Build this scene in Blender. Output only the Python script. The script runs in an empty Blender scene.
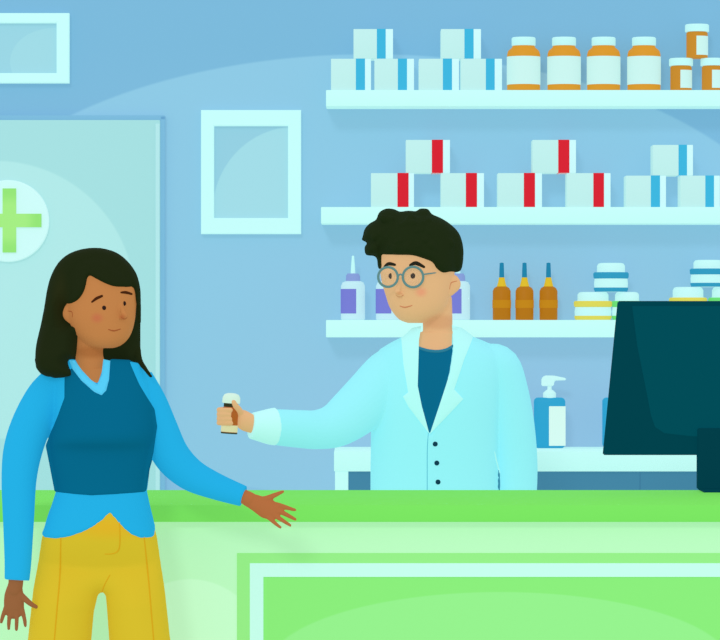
import bpy, bmesh, math
import numpy as np
from mathutils import Vector
from mathutils.geometry import delaunay_2d_cdt
from mathutils.bvhtree import BVHTree

C = bpy.context.scene.collection
PI = math.pi
CAM_D, CAM_Z, K = 9.0, 1.425, 0.0025

def S(Y): return K*(CAM_D+Y)/CAM_D
def P(px, py, Y): s = S(Y); return Vector(((px-360)*s, Y, CAM_Z-(py-320)*s))

# ------------------------------------------------------------------ materials
def lin(c):
    out = []
    for v in c:
        v = v/255
        out.append(v/12.92 if v <= .04045 else ((v+.055)/1.055)**2.4)
    return (*out, 1)

MATS = {}
def mat(name, rgb, e=.62, rough=.75, spec=.03, blobs=(), alpha=1.0, grad=None, grain=0.0):
    """matte paint with a self-glow share e that flattens the shading; blobs = [(centre xyz, radii xyz, rgb, softness)] patches of a second tone in object space"""
    if name in MATS: return MATS[name]
    m = bpy.data.materials.new(name); m.use_nodes = True
    nt = m.node_tree; N = nt.nodes; L = nt.links
    b = N['Principled BSDF']
    b.inputs['Roughness'].default_value = rough
    b.inputs['Specular IOR Level'].default_value = spec
    col = N.new('ShaderNodeRGB'); col.outputs[0].default_value = lin(rgb)
    cur = col.outputs[0]
    tc = N.new('ShaderNodeTexCoord')
    if grain:
        nz = N.new('ShaderNodeTexNoise'); nz.inputs['Scale'].default_value = 18
        L.new(tc.outputs['Object'], nz.inputs['Vector'])
        mr = N.new('ShaderNodeMapRange'); mr.inputs['To Min'].default_value = 1-grain; mr.inputs['To Max'].default_value = 1+grain
        L.new(nz.outputs['Fac'], mr.inputs['Value'])
        mm = N.new('ShaderNodeVectorMath'); mm.operation = 'SCALE'
        L.new(cur, mm.inputs[0]); L.new(mr.outputs[0], mm.inputs['Scale']); cur = mm.outputs[0]
    if grad:   # (axis, v0, v1, rgb at v1)
        sx = N.new('ShaderNodeSeparateXYZ'); L.new(tc.outputs['Object'], sx.inputs[0])
        mr = N.new('ShaderNodeMapRange'); mr.inputs['From Min'].default_value = grad[1]; mr.inputs['From Max'].default_value = grad[2]
        L.new(sx.outputs[grad[0]], mr.inputs['Value'])
        mx = N.new('ShaderNodeMix'); mx.data_type = 'RGBA'; mx.inputs['B'].default_value = lin(grad[3])
        L.new(mr.outputs[0], mx.inputs['Factor']); L.new(cur, mx.inputs['A']); cur = mx.outputs['Result']
    for c, r, rgb2, soft in blobs:
        s1 = N.new('ShaderNodeVectorMath'); s1.operation = 'SUBTRACT'; s1.inputs[1].default_value = c
        L.new(tc.outputs['Object'], s1.inputs[0])
        s2 = N.new('ShaderNodeVectorMath'); s2.operation = 'DIVIDE'; s2.inputs[1].default_value = r
        L.new(s1.outputs[0], s2.inputs[0])
        s3 = N.new('ShaderNodeVectorMath'); s3.operation = 'LENGTH'; L.new(s2.outputs[0], s3.inputs[0])
        mr = N.new('ShaderNodeMapRange'); mr.inputs['From Min'].default_value = 1-soft; mr.inputs['From Max'].default_value = 1
        mr.inputs['To Min'].default_value = 1; mr.inputs['To Max'].default_value = 0; mr.interpolation_type = 'SMOOTHSTEP'
        L.new(s3.outputs['Value'], mr.inputs['Value'])
        mx = N.new('ShaderNodeMix'); mx.data_type = 'RGBA'; mx.inputs['B'].default_value = lin(rgb2)
        L.new(mr.outputs[0], mx.inputs['Factor']); L.new(cur, mx.inputs['A']); cur = mx.outputs['Result']
    sc = N.new('ShaderNodeVectorMath'); sc.operation = 'SCALE'; sc.inputs['Scale'].default_value = 1-e
    L.new(cur, sc.inputs[0]); L.new(sc.outputs[0], b.inputs['Base Color'])
    L.new(cur, b.inputs['Emission Color']); b.inputs['Emission Strength'].default_value = e  # share e of the colour glows by itself for a flat, evenly lit look
    b.inputs['Alpha'].default_value = alpha
    MATS[name] = m
    return m

# ------------------------------------------------------------------ object helpers
def link(name, me, m=None, parent=None, smooth=True, ang=35):
    if m and not me.materials: me.materials.append(m)
    if smooth:
        for p in me.polygons: p.use_smooth = True
        me.set_sharp_from_angle(angle=math.radians(ang))
    o = bpy.data.objects.new(name, me); C.objects.link(o)
    if parent is not None:
        o.parent = parent
        base = Vector(parent.location)
        if parent.parent: base += Vector(parent.parent.location)
        if parent.type == 'EMPTY' or base.length > 0:
            me.transform(__import__('mathutils').Matrix.Translation(-base)) if False else None
    return o

def obj(name, bm, m=None, parent=None, smooth=True, ang=35):
    bmesh.ops.recalc_face_normals(bm, faces=bm.faces)
    me = bpy.data.meshes.new(name); bm.to_mesh(me); bm.free()
    return link(name, me, m, parent, smooth, ang)

def tag(o, label=None, cat=None, group=None, kind=None):
    if label: o['label'] = label
    if cat: o['category'] = cat
    if group: o['group'] = group
    if kind: o['kind'] = kind
    return o

def empty(name, loc=(0, 0, 0)):
    o = bpy.data.objects.new(name, None); o.location = loc; o.empty_display_size = .05
    C.objects.link(o); return o

def box(bm, x0, x1, y0, y1, z0, z1, bev=0.0, seg=2):
    r = bmesh.ops.create_cube(bm, size=1)
    vs = r['verts']
    for v in vs:
        v.co = Vector(((x0+x1)/2+v.co.x*(x1-x0), (y0+y1)/2+v.co.y*(y1-y0), (z0+z1)/2+v.co.z*(z1-z0)))
    if bev:
        es = list({e for v in vs for e in v.link_edges})
        bmesh.ops.bevel(bm, geom=es, offset=bev, segments=seg, affect='EDGES', profile=.5)

def lathe(bm, prof, cx=0, cy=0, z0=0, seg=32, sx=1, sy=1):
    rings = []
    for r, z in prof:
        if r < 1e-6:
            rings.append([bm.verts.new((cx, cy, z0+z))])
        else:
            rings.append([bm.verts.new((cx+r*sx*math.cos(2*PI*i/seg), cy+r*sy*math.sin(2*PI*i/seg), z0+z)) for i in range(seg)])
    for a, b in zip(rings, rings[1:]):
        for i in range(seg):
            j = (i+1) % seg
            if len(a) == 1 and len(b) == 1: continue
            if len(a) == 1: bm.faces.new((a[0], b[i], b[j]))
            elif len(b) == 1: bm.faces.new((a[i], a[j], b[0]))
            else: bm.faces.new((a[i], a[j], b[j], b[i]))
    for R in (rings[0], rings[-1]):
        if len(R) > 1: bm.faces.new(R)

def catmull(pts, n):
    pts = [np.array(p, float) for p in pts]
    if len(pts) < 3 or n == 1: 
        return pts
    out = []
    for i in range(len(pts)-1):
        p0 = pts[max(i-1, 0)]; p1 = pts[i]; p2 = pts[i+1]; p3 = pts[min(i+2, len(pts)-1)]
        for k in range(n):
            t = k/n
            out.append(.5*((2*p1)+(-p0+p2)*t+(2*p0-5*p1+4*p2-p3)*t*t+(-p0+3*p1-3*p2+p3)*t**3))
    out.append(pts[-1]); return out

def tube(bm, pts, seg=16, sub=5, wpts=False, round_ends=True, sy=1.0):
    """tapering limb through (px,py,Y,radius px) (or world x,y,z,r)"""
    W = []
    for p in pts:
        if wpts: W.append(tuple(p[:4]))
        else:
            w = P(p[0], p[1], p[2]); W.append((w.x, w.y, w.z, p[3]*S(p[2])))
    Q = catmull(W, sub)
    n = len(Q)
    T = []
    for i in range(n):
        d = Vector(Q[min(i+1, n-1)][:3])-Vector(Q[max(i-1, 0)][:3]); T.append(d.normalized())
    # parallel transport frame seeded with depth axis
    t = T[0]; b = Vector((0, 1, 0))-t*t.y
    if b.length < .2: b = Vector((0, 0, 1))-t*t.z
    b.normalize()
    items = []
    for i in range(n):
        t = T[i]; b = (b-t*b.dot(t)).normalized(); items.append((Vector(Q[i][:3]), t, b.copy(), Q[i][3]))
    rings = []
    def ring(c, t, b, r):
        nn = t.cross(b)
        return [bm.verts.new(c+(b*math.cos(a)*sy+nn*math.sin(a))*r) for a in [2*PI*k/seg for k in range(seg)]]
    if round_ends:
        c, t, b, r = items[0]
        for a in (.98, .8, .5, .25): rings.append(ring(c-t*r*math.sin(a*PI/2)*.9, t, b, max(r*math.cos(a*PI/2), r*.04)))
    for c, t, b, r in items: rings.append(ring(c, t, b, r))
    if round_ends:
        c, t, b, r = items[-1]
        for a in (.25, .5, .8, .98): rings.append(ring(c+t*r*math.sin(a*PI/2)*.9, t, b, max(r*math.cos(a*PI/2), r*.04)))
    for A, B in zip(rings, rings[1:]):
        for i in range(seg):
            j = (i+1) % seg; bm.faces.new((A[i], A[j], B[j], B[i]))
    bm.faces.new(rings[0][::-1]); bm.faces.new(rings[-1])

def loft(bm, rows, Y0, seg=40, sub=5, pw=2.3):
    """rows (py, x left, x right, front depth m, back depth m, dY); horizontal rounded sections"""
    R = catmull(rows, sub); rings = []
    for py, xl, xr, df, db, dy in R:
        s = S(Y0); xc = (xl+xr)/2; a = abs(xr-xl)/2
        ring = []
        for k in range(seg):
            th = 2*PI*k/seg; c = math.cos(th); sn = math.sin(th)
            ux = math.copysign(abs(c)**(2/pw), c); uy = math.copysign(abs(sn)**(2/pw), sn)
            w = P(xc+a*ux, py, Y0)
            ring.append(bm.verts.new((w.x, Y0+dy+(uy*db if uy > 0 else uy*df), w.z)))
        rings.append(ring)
    for A, B in zip(rings, rings[1:]):
        for i in range(seg):
            j = (i+1) % seg; bm.faces.new((A[i], A[j], B[j], B[i]))
    bm.faces.new(rings[0]); bm.faces.new(rings[-1])

def rows_depth(rows, pw=2.3):
    """half-depth (front) of a loft at px,py"""
    R = np.array(catmull(rows, 5)); R = R[np.argsort(R[:, 0])]
    def f(px, py):
        if py < R[0, 0] or py > R[-1, 0]: return 0.0, 0.0
        v = [np.interp(py, R[:, 0], R[:, i]) for i in range(1, 6)]
        xc = (v[0]+v[1])/2; a = abs(v[1]-v[0])/2
        u = abs((px-xc)/max(a, 1e-3))
        if u >= 1: return 0.0, 0.0
        q = (1-u**pw)**(1/pw)
        return v[2]*q-v[4], v[3]*q+v[4]
    return f

def poly_smooth(poly, n=4):
    """closed catmull"""
    m = len(poly); out = []
    A = [np.array(p, float) for p in poly]
    for i in range(m):
        p0, p1, p2, p3 = A[i-1], A[i], A[(i+1) % m], A[(i+2) % m]
        for k in range(n):
            t = k/n
            out.append(tuple(.5*((2*p1)+(-p0+p2)*t+(2*p0-5*p1+4*p2-p3)*t*t+(-p0+3*p1-3*p2+p3)*t**3)))
    return out

def relief(bm, poly, Y0, depth, step=3.0):
    """closed solid with a drawn outline; depth(px,py,d)->(front,back) metres, d = distance to outline in px"""
    poly = [tuple(map(float, p)) for p in poly]
    bd = []
    for i, p in enumerate(poly):
        q = poly[(i+1) % len(poly)]; L = math.dist(p, q); k = max(1, int(L/step))
        for j in range(k): bd.append((p[0]+(q[0]-p[0])*j/k, p[1]+(q[1]-p[1])*j/k))
    Bp = np.array(bd); Bq = np.roll(Bp, -1, axis=0)
    def dist(p):
        d = Bq-Bp; t = np.clip(((p-Bp)*d).sum(1)/np.maximum((d*d).sum(1), 1e-9), 0, 1)
        return np.sqrt((((Bp+d*t[:, None])-p)**2).sum(1)).min()
    def inside(p):
        x, y = p; c = (Bp[:, 1] > y) != (Bq[:, 1] > y)
        with np.errstate(divide='ignore', invalid='ignore'):
            xi = Bp[:, 0]+(y-Bp[:, 1])*(Bq[:, 0]-Bp[:, 0])/(Bq[:, 1]-Bp[:, 1])
        return (np.count_nonzero(c & (x < xi)) % 2) == 1
    pts = list(bd)
    xs = np.arange(Bp[:, 0].min(), Bp[:, 0].max(), step); ys = np.arange(Bp[:, 1].min(), Bp[:, 1].max(), step)
    for iy, y in enumerate(ys):
        for x in xs:
            q = np.array((x+(step/2 if iy % 2 else 0), y))
            if inside(q) and dist(q) > step*.45: pts.append(tuple(q))
    # extra inner ring close to the edge for a crisp round-over
    V, E, F, ov, oe, of = delaunay_2d_cdt([Vector(p) for p in pts], [], [list(range(len(bd)))], 1, 1e-5)
    fr, bk = [], []
    for v in V:
        p = np.array((v.x, v.y)); d = dist(p)
        if d < 1e-3: d = 0.0
        f, b = depth(v.x, v.y, d)
        w = P(v.x, v.y, Y0)
        fr.append(bm.verts.new((w.x, Y0-f, w.z))); bk.append(bm.verts.new((w.x, Y0+b, w.z)))
    cnt = {}
    for t in F:
        bm.faces.new([fr[i] for i in t]); bm.faces.new([bk[i] for i in reversed(t)])
        for i in range(len(t)):
            a, b = t[i], t[(i+1) % len(t)]; cnt.setdefault((min(a, b), max(a, b)), []).append((a, b))
    for k, l in cnt.items():
        if len(l) == 1:
            a, b = l[0]; bm.faces.new((fr[b], fr[a], bk[a], bk[b]))

def rnd(d, R): 
    q = min(d, R)/R
    return math.sqrt(max(0, 1-(1-q)**2))

def fuse(bm, voxel, smooth=3, fac=.5):
    bmesh.ops.recalc_face_normals(bm, faces=bm.faces)
    me = bpy.data.meshes.new('tmp'); bm.to_mesh(me); bm.free()
    o = bpy.data.objects.new('tmp', me); C.objects.link(o)
    r = o.modifiers.new('r', 'REMESH'); r.mode = 'VOXEL'; r.voxel_size = voxel; r.use_smooth_shade = True
    if smooth:
        s = o.modifiers.new('s', 'SMOOTH'); s.iterations = smooth; s.factor = fac
    dg = bpy.context.evaluated_depsgraph_get()
    new = bpy.data.meshes.new_from_object(o.evaluated_get(dg), depsgraph=dg)
    bpy.data.objects.remove(o); bpy.data.meshes.remove(me)
    return new

CAM = Vector((0, -CAM_D, CAM_Z))
def bvh_of(meshes):
    vs, fs = [], []
    for me in meshes:
        k = len(vs); vs += [v.co.copy() for v in me.vertices]; fs += [[k+i for i in p.vertices] for p in me.polygons]
    return BVHTree.FromPolygons(vs, fs)
def hit(bvh, px, py, dflt):
    d = (P(px, py, 0)-CAM).normalized()
    loc, n, i, r = bvh.ray_cast(CAM, d)
    if loc is None: return P(px, py, dflt), Vector((0, -1, 0))
    return loc, n
def line_on(bm, bvh, pts, dflt, seg=8, lift=0.0, sub=4):
    """thin raised line following a surface; pts (px,py,r px)"""
    W = []
    for px, py, r in catmull(pts, sub):
        l, n = hit(bvh, px, py, dflt); l = l+n*lift; W.append((l.x, l.y, l.z, r*S(l.y)))
    tube(bm, W, seg=seg, sub=1, wpts=True)

# ------------------------------------------------------------------ palette
WHITE = (200, 253, 252)
m_shelf = mat('shelf_white', (200, 254, 251), blobs=())
m_frame = mat('frame_white', (200, 252, 252))

# ------------------------------------------------------------------ setting
YW = 2.4
def struct(name, bm, m, label, cat, **k):
    return tag(obj(name, bm, m, **k), label, cat, kind='structure')
bm = bmesh.new(); box(bm, -3.2, 3.2, YW, YW+.12, 0, 2.9)
c = P(370, 275, YW)
m_wall = mat('wall_paint', (124, 184, 219), e=.62, grad=(2, 2.3, 1.0, (136, 190, 226)), blobs=[
    (tuple(c), (436*S(YW), 9, 222*S(YW)), (143, 200, 229), .012), (tuple(P(520, 440, YW)), (460*S(YW), 9, 330*S(YW)), (151, 195, 226), 1.0)])  # lighter ellipse and soft lavender patch mixed into the wall colour
struct('wall_back', bm, m_wall, 'pale blue back wall with a broad lighter arch', 'wall', smooth=False)
bm = bmesh.new(); box(bm, -3.2, 3.2, -3.0, YW+.12, -.06, 0)
struct('floor', bm, mat('floor_mint', (186, 236, 214)), 'pale mint floor of the pharmacy', 'floor', smooth=False)

# door on the left (slab + raised light stile + strip coloured as the door's shadow)
m_doorc = P(0, 300, YW)
m_door = mat('door_aqua', (166, 222, 225), e=.62, blobs=[(tuple(P(-3, 300, YW)), (140*S(YW), 9, 140*S(YW)), (178, 231, 232), .02)])
pr = P(160, 120, YW-.03); pl = P(-130, 120, YW-.03)
bm = bmesh.new(); box(bm, pl.x, pr.x, YW-.035, YW-.0005, 0, pr.z, .003)
door = struct('door_1', bm, m_door, 'pale aqua door with a rounded lighter patch', 'door')
m_door_shadow = mat('door_shadow_blue', (126, 186, 220))  # shadow round the door, put into the colour of a thin strip
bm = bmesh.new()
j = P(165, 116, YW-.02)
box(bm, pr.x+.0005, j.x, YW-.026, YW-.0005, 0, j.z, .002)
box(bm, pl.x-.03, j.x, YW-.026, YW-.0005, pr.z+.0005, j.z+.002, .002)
tag(obj('door_shadow_strip', bm, m_door_shadow), 'blue strip for the shadow along the side and top of the door', 'trim', kind='structure')
bm = bmesh.new(); a = P(155.5, 125, YW-.04)
box(bm, a.x, pr.x-.001, YW-.0385, YW-.034, 0.02, pr.z-.012, .001)
obj('door_edge', bm, mat('door_edge', (180, 230, 234)), door)

# ------------------------------------------------------------------ cross sign on the door
Ys = YW-.05
def disc(bm, c, r, y0, y1, seg=64, bev=.003):
    prof = [(0, 0), (r-bev, 0), (r, bev), (r, y1-y0), (0, y1-y0)]
    k = len(bm.verts); bm.verts.ensure_lookup_table()
    before = set(bm.verts)
    lathe(bm, prof, seg=seg)
    for v in bm.verts:
        if v not in before:
            v.co = Vector((c.x+v.co.x, y0+v.co.z, c.z+v.co.y))
sg = empty('cross_sign', (0, 0, 0))
tag(sg, 'round white sign with a green cross hung on the aqua door', 'sign')
cc = P(8, 221, Ys)
bm = bmesh.new(); disc(bm, cc, 41*S(Ys), Ys, YW-.0365)
obj('sign_plate', bm, mat('sign_white', (208, 250, 250)), sg)
cx, cz = P(9.5, 220.5, Ys).x, P(9.5, 220.5, Ys).z
a, b = 32*S(Ys), 6.7*S(Ys)
bm = bmesh.new()
prof = [(b, a), (b, b), (a, b), (a, -b), (b, -b), (b, -a), (-b, -a), (-b, -b), (-a, -b), (-a, b), (-b, b), (-b, a)]
vf = [bm.verts.new((cx+x, Ys-.008, cz+z)) for x, z in prof]; f = bm.faces.new(vf)
r = bmesh.ops.extrude_face_region(bm, geom=[f])
for v in r['geom']:
    if isinstance(v, bmesh.types.BMVert): v.co.y = Ys+.0005
obj('green_cross', bm, mat('cross_green', (150, 228, 120), blobs=[((cx, Ys, cz), (a*.9, 1, a*.9), (166, 236, 132), .5)]), sg, smooth=False)

# ------------------------------------------------------------------ picture frames
def picture(x0, y0, x1, y1, bw, bh, name, label, glassmat):
    Yf = YW-.03
    A = P(x0, y0, Yf); B = P(x1, y1, Yf); s = S(Yf)
    t = empty(name, (0, 0, 0)); tag(t, label, 'picture frame', group=None)
    bm = bmesh.new()
    o = [(A.x, A.z), (B.x, A.z), (B.x, B.z), (A.x, B.z)]
    i = [(A.x+bw*s, A.z-bh*s), (B.x-bw*s, A.z-bh*s), (B.x-bw*s, B.z+bh*s), (A.x+bw*s, B.z+bh*s)]
    L = []
    for y in (Yf, YW-.0005):
        L.append([[bm.verts.new((x, y, z)) for x, z in q] for q in (o, i)])
    for k in range(4):
        n = (k+1) % 4
        for q in L: bm.faces.new((q[0][k], q[0][n], q[1][n], q[1][k]))
        for w in (0, 1): bm.faces.new((L[0][w][k], L[0][w][n], L[1][w][n], L[1][w][k]))
    bmesh.ops.recalc_face_normals(bm, faces=bm.faces)
    es = [e for e in bm.edges if abs(e.verts[0].co.y-Yf) < 1e-5 and abs(e.verts[1].co.y-Yf) < 1e-5 and len([f for f in e.link_faces if abs(f.normal.y) > .9]) == 1]
    bmesh.ops.bevel(bm, geom=es, offset=.003, segments=2, affect='EDGES')
    obj('frame_border', bm, m_frame, t)
    bm = bmesh.new(); box(bm, i[0][0]-.002, i[1][0]+.002, YW-.012, YW-.002, i[2][1]-.002, i[0][1]+.002)
    obj('picture_panel', bm, glassmat, t, smooth=False)
    return t
g1 = mat('panel_glass_a', (150, 206, 226), blobs=[(tuple(P(296, 212, YW)), (84*S(YW), 9, 86*S(YW)), (164, 219, 232), .02)])
g2 = mat('panel_glass_b', (155, 212, 228), blobs=[(tuple(P(54, 62, YW)), (44*S(YW), 9, 34*S(YW)), (161, 217, 230), .02)])
picture(201, 110, 301, 234, 13, 16, 'picture_frame', 'white portrait picture frame with a plain blue panel, between door and shelves', g1)
picture(-70, 13, 69, 83, 12.5, 10, 'picture_frame', 'wide white picture frame on the wall above the aqua door', g2)

# ------------------------------------------------------------------ shelves
YS0 = 2.25
SHELF = []
for k, (py0, py1, x0, lab) in enumerate([(90, 106.3, 326, 'top white wall shelf, under blue striped boxes and amber jars'),
                                      (207, 223.6, 321, 'middle white wall shelf, under red striped boxes'),
                                      (320, 337.4, 326, 'lowest white wall shelf, behind the pharmacist in glasses')]):
    A = P(x0, py0, YS0); B = P(870, py1, YS0)
    bm = bmesh.new(); box(bm, A.x, B.x, YS0, YW-.0005, B.z, A.z, .0025)
    t = obj('wall_shelf', bm, m_shelf); tag(t, lab, 'shelf', group='white wall shelves')
    SHELF.append(A.z)

# ------------------------------------------------------------------ boxes
YB = 2.262
m_box = mat('carton', (194, 239, 238)); m_boxs = mat('carton_end', (206, 250, 254))
m_blue = mat('stripe_blue', (62, 182, 224)); m_red = mat('stripe_red', (218, 36, 52))
def carton(x0, x1, xs0, xs1, z0, h, stripe, label, group, Yf=YB, dep=.1):
    s = S(Yf); A = P(x0, 0, Yf).x; B = P(x1, 0, Yf).x; a = P(xs0, 0, Yf).x; b = P(xs1, 0, Yf).x
    z1 = z0+h*s
    t = empty('medicine_box', ((A+B)/2, Yf, z0)); tag(t, label, 'box', group)
    ox, oy, oz = (A+B)/2, Yf, z0
    bm = bmesh.new(); box(bm, A-ox, a-ox, 0, dep, 0, z1-oz, .0012)
    obj('carton', bm, m_box, t)
    bm = bmesh.new(); box(bm, a-ox, B-ox, 0, dep, 0, z1-oz, .0012)
    obj('end_flap', bm, m_boxs, t)
    bm = bmesh.new(); box(bm, a-ox-.0004, b-ox, -.0008, dep+.0008, .0, z1-oz+.0006, .0004, 1)
    obj('stripe', bm, stripe, t)
    return z1+.0007
gb, gr2 = 'blue striped medicine boxes', 'red striped medicine boxes'
z = SHELF[0]
T = 0
for i, (a, c, s0, s1, d) in enumerate([(331, 371, 356, 365, 'leftmost blue striped box standing on the top shelf'),
                          (374.5, 414, 398, 407, 'second blue striped box from the left standing on the top shelf'),
                          (419, 459, 443, 452, 'third blue striped box from the left standing on the top shelf'),
                          (461, 502, 486, 494.7, 'blue striped box on the top shelf, right beside the first amber jar')]):
    T = carton(a, c, s0, s1, z, 31.5, m_blue, d, gb)
carton(353.5, 393, 377, 385.7, T, 29.5, m_blue, 'left one of the two blue striped boxes stacked highest on the top shelf', gb)
carton(441, 481, 464.6, 473.6, T, 29.5, m_blue, 'right one of the two blue striped boxes stacked highest, nearer the amber jars', gb)
z = SHELF[1]
for a, c, s0, s1, d in [(371, 414, 397.6, 408.6, 'red striped box on the middle shelf directly above the curly hair, leftmost'),
                        (441, 484, 466, 477, 'second red striped box from the left standing on the middle shelf'),
                        (498, 542, 524, 535, 'third red striped box from the left standing on the middle shelf'),
                        (567, 610.6, 593.5, 604, 'rightmost red striped box standing on the middle shelf')]:
    T = carton(a, c, s0, s1, z, 34, m_red, d, gr2)
carton(406, 450, 432, 443, T, 33, m_red, 'left one of the two red striped boxes bridging a pair below', gr2)
carton(532.6, 576, 558.4, 569.4, T, 33, m_red, 'right one of the two red striped boxes bridging a pair below', gr2)
for a, c, s0, s1, d in [(626, 666, 651, 660, 'blue striped box on the middle shelf, next to the last red one'),
                        (680.4, 720, 705.5, 714, 'blue striped box on the middle shelf at the far right')]:
    T = carton(a, c, s0, s1, z, 31.5, m_blue, d, gb)
carton(653, 693, 678.7, 687, T, 30.5, m_blue, 'blue striped box resting on two others on the middle shelf', gb)

# ------------------------------------------------------------------ bottles, jars, tubs
YI = 2.322
def item(name, px, z0, label, cat, group, Y=YI):
    t = empty(name, (P(px, 0, Y).x, Y, z0)); return tag(t, label, cat, group)
def part(name, t, prof, m, Y=YI, seg=40):
    """lathe part, profile in pixels (r, height)"""
    s = S(Y); bm = bmesh.new(); lathe(bm, [(r*s, h*s) for r, h in prof], seg=seg); return obj(name, bm, m, t)
m_amber = mat('amber', (218, 152, 42), rough=.5, spec=.1); m_amber_d = mat('amber_dark', (202, 138, 42), rough=.5, spec=.1)
m_cap = mat('cap_white', (196, 250, 250)); m_label = mat('label_white', (204, 244, 240))
def curved_label(name, t, r, h0, h1, a0, a1, m, Y=YI, n=20, th=.35):
    s = S(Y); bm = bmesh.new(); V = []
    for i in range(n+1):
        a = math.radians(a0+(a1-a0)*i/n)
        V.append([bm.verts.new(((r+q)*s*math.cos(a), (r+q)*s*math.sin(a), h*s)) for q, h in ((0, h0), (th, h0), (th, h1), (0, h1))])
    for A, B in zip(V, V[1:]):
        for k in range(4): bm.faces.new((A[k], A[(k+1) % 4], B[(k+1) % 4], B[k]))
    bm.faces.new(V[0]); bm.faces.new(V[-1])
    return obj(name, bm, m, t)
for px, d in zip((523.6, 564, 603.6, 644), ('first big amber jar from the left, beside the blue striped boxes', 'second big amber jar from the left on the top shelf',
                                          'third big amber jar from the left on the top shelf', 'fourth big amber jar, nearest the small amber bottles')):
    t = item('pill_jar', px, SHELF[0], d, 'jar', 'big amber pill jars on the top shelf')
    part('glass_body', t, [(0, 0), (14.5, 0), (16.5, 1.5), (16.5, 37), (15.5, 40.5), (11.5, 44), (11, 46), (0, 46)], m_amber)
    curved_label('paper_label', t, 16.5, 6.5, 34.5, 175, 365, m_label)
    part('screw_cap', t, [(0, 45.5), (11.6, 45.5), (12, 46.2), (12, 53), (11, 54), (0, 54)], m_cap)
def small_bottle(px, z0, h, d):
    t = item('pill_bottle', px, z0, d, 'bottle', 'small amber pill bottles')
    part('glass_body', t, [(0, 0), (10, 0), (10.7, .8), (10.7, h-9), (9.5, h-7.5), (9, h-6), (0, h-6)], m_amber_d)
    curved_label('paper_label', t, 10.7, 3, h-12, 262, 372, m_label)
    part('screw_cap', t, [(0, h-7.5), (12, h-7.5), (12, h-1), (11, h), (0, h)], m_cap)
    return z0+h*S(YI)
zt = small_bottle(681, SHELF[0], 33, 'small amber bottle standing on the top shelf beside the fourth jar')
small_bottle(712.5, SHELF[0], 33, 'small amber bottle at the far right end of the top shelf')
small_bottle(697, zt, 34, 'small amber bottle balanced on top of two others')

# purple bottles with nozzles
m_lil = mat('lilac_plastic', (196, 236, 246)); m_pur = mat('purple_label', (122, 126, 214)); m_purc = mat('purple_cap', (138, 160, 218))
for px, d in ((353, 'purple labelled squeeze bottle at the left end of the lowest shelf'),
              (388, 'purple labelled squeeze bottle half hidden behind the glasses of the pharmacist'),
              (458, 'purple labelled squeeze bottle showing behind the ear of the pharmacist')):
    t = item('squeeze_bottle', px, SHELF[2], d, 'bottle', 'purple labelled squeeze bottles')
    part('bottle_body', t, [(0, 0), (11, 0), (12, 1), (12, 34), (10.5, 37.5), (7, 39), (0, 39)], m_lil)
    curved_label('purple_label', t, 12, 6.5, 31, 178, 285, m_pur)
    part('collar', t, [(0, 38.5), (7.2, 38.5), (7, 44), (5.5, 46.5), (0, 46.5)], m_purc)
    part('nozzle', t, [(0, 46), (2.4, 46), (1.9, 55), (1.1, 64), (0, 64.5)], m_cap)

# amber dropper bottles
m_br = mat('brown_glass', (184, 116, 16), rough=.5, spec=.1); m_yel = mat('yellow_neck', (226, 190, 48)); m_tip = mat('blue_tip', (34, 132, 172)); m_br2 = mat('brown_label', (198, 134, 26))
for px, d in ((501.7, 'leftmost brown dropper bottle with a blue tip'), (524.5, 'middle one of the three brown dropper bottles'), (548.5, 'rightmost brown dropper bottle, nearest the round tubs')):
    t = item('dropper_bottle', px, SHELF[2], d, 'bottle', 'brown dropper bottles with blue tips')
    part('glass_body', t, [(0, 0), (8.5, 0), (9, .8), (9, 29), (7.5, 32), (5, 33.5), (0, 33.5)], m_br)
    curved_label('paper_label', t, 9, 12, 20, 180, 360, m_br2)
    part('neck', t, [(0, 33), (5, 33), (3.6, 38), (2.8, 42.5), (0, 42.5)], m_yel)
    part('dropper_tip', t, [(0, 42), (2.5, 42), (2.3, 50), (2, 57), (0, 57.5)], m_tip)

# round tubs
m_tub = mat('tub_white', (200, 250, 250)); bands = {'yellow': mat('band_yellow', (226, 216, 92)), 'green': mat('band_green', (112, 224, 122)), 'blue': mat('band_blue', (52, 156, 196))}
def tub(px, z0, r, h, col, d):
    t = item('ointment_tub', px, z0, d, 'tub', 'round ointment tubs on the lowest shelf')
    m = bands[col]
    part('tub_body', t, [(0, 0), (r-2, 0), (r-.5, 1.5), (r, h*.3), (r-.8, h*.52), (0, h*.52)], m_tub)
    part('lower_band', t, [(r-1.5, .2), (r-.9, .2), (r+.15, h*.09), (r+.15, h*.15), (r-.5, h*.15)][:4]+[(r-1, h*.15)], m)
    part('lid_band', t, [(0, h*.46), (r-.6, h*.46), (r+.6, h*.5), (r+.8, h*.64), (r-.5, h*.68), (0, h*.68)], m)
    part('lid', t, [(0, h*.67), (r-2, h*.67), (r-3, h*.7), (r-3, h*.9), (r-4.5, h*.98), (r-7, h), (0, h)], m_tub)
    return z0+h*S(YI)
zt = tub(593, SHELF[2], 18.5, 28, 'yellow', 'yellow banded round tub beside the brown dropper bottles')
tub(627, SHELF[2], 15, 28, 'green', 'green banded round tub partly behind the monitor top corner')
tub(611, zt, 17, 29, 'blue', 'blue banded round tub stacked on the pair left of the monitor')
zt = tub(688, SHELF[2], 18.3, 33, 'yellow', 'yellow banded round tub peeking over the monitor')
tub(725, SHELF[2], 16, 33, 'green', 'green banded round tub peeking over the monitor at the right edge')
tub(708.5, zt, 18, 27, 'blue', 'blue banded round tub stacked highest above the monitor')

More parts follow.
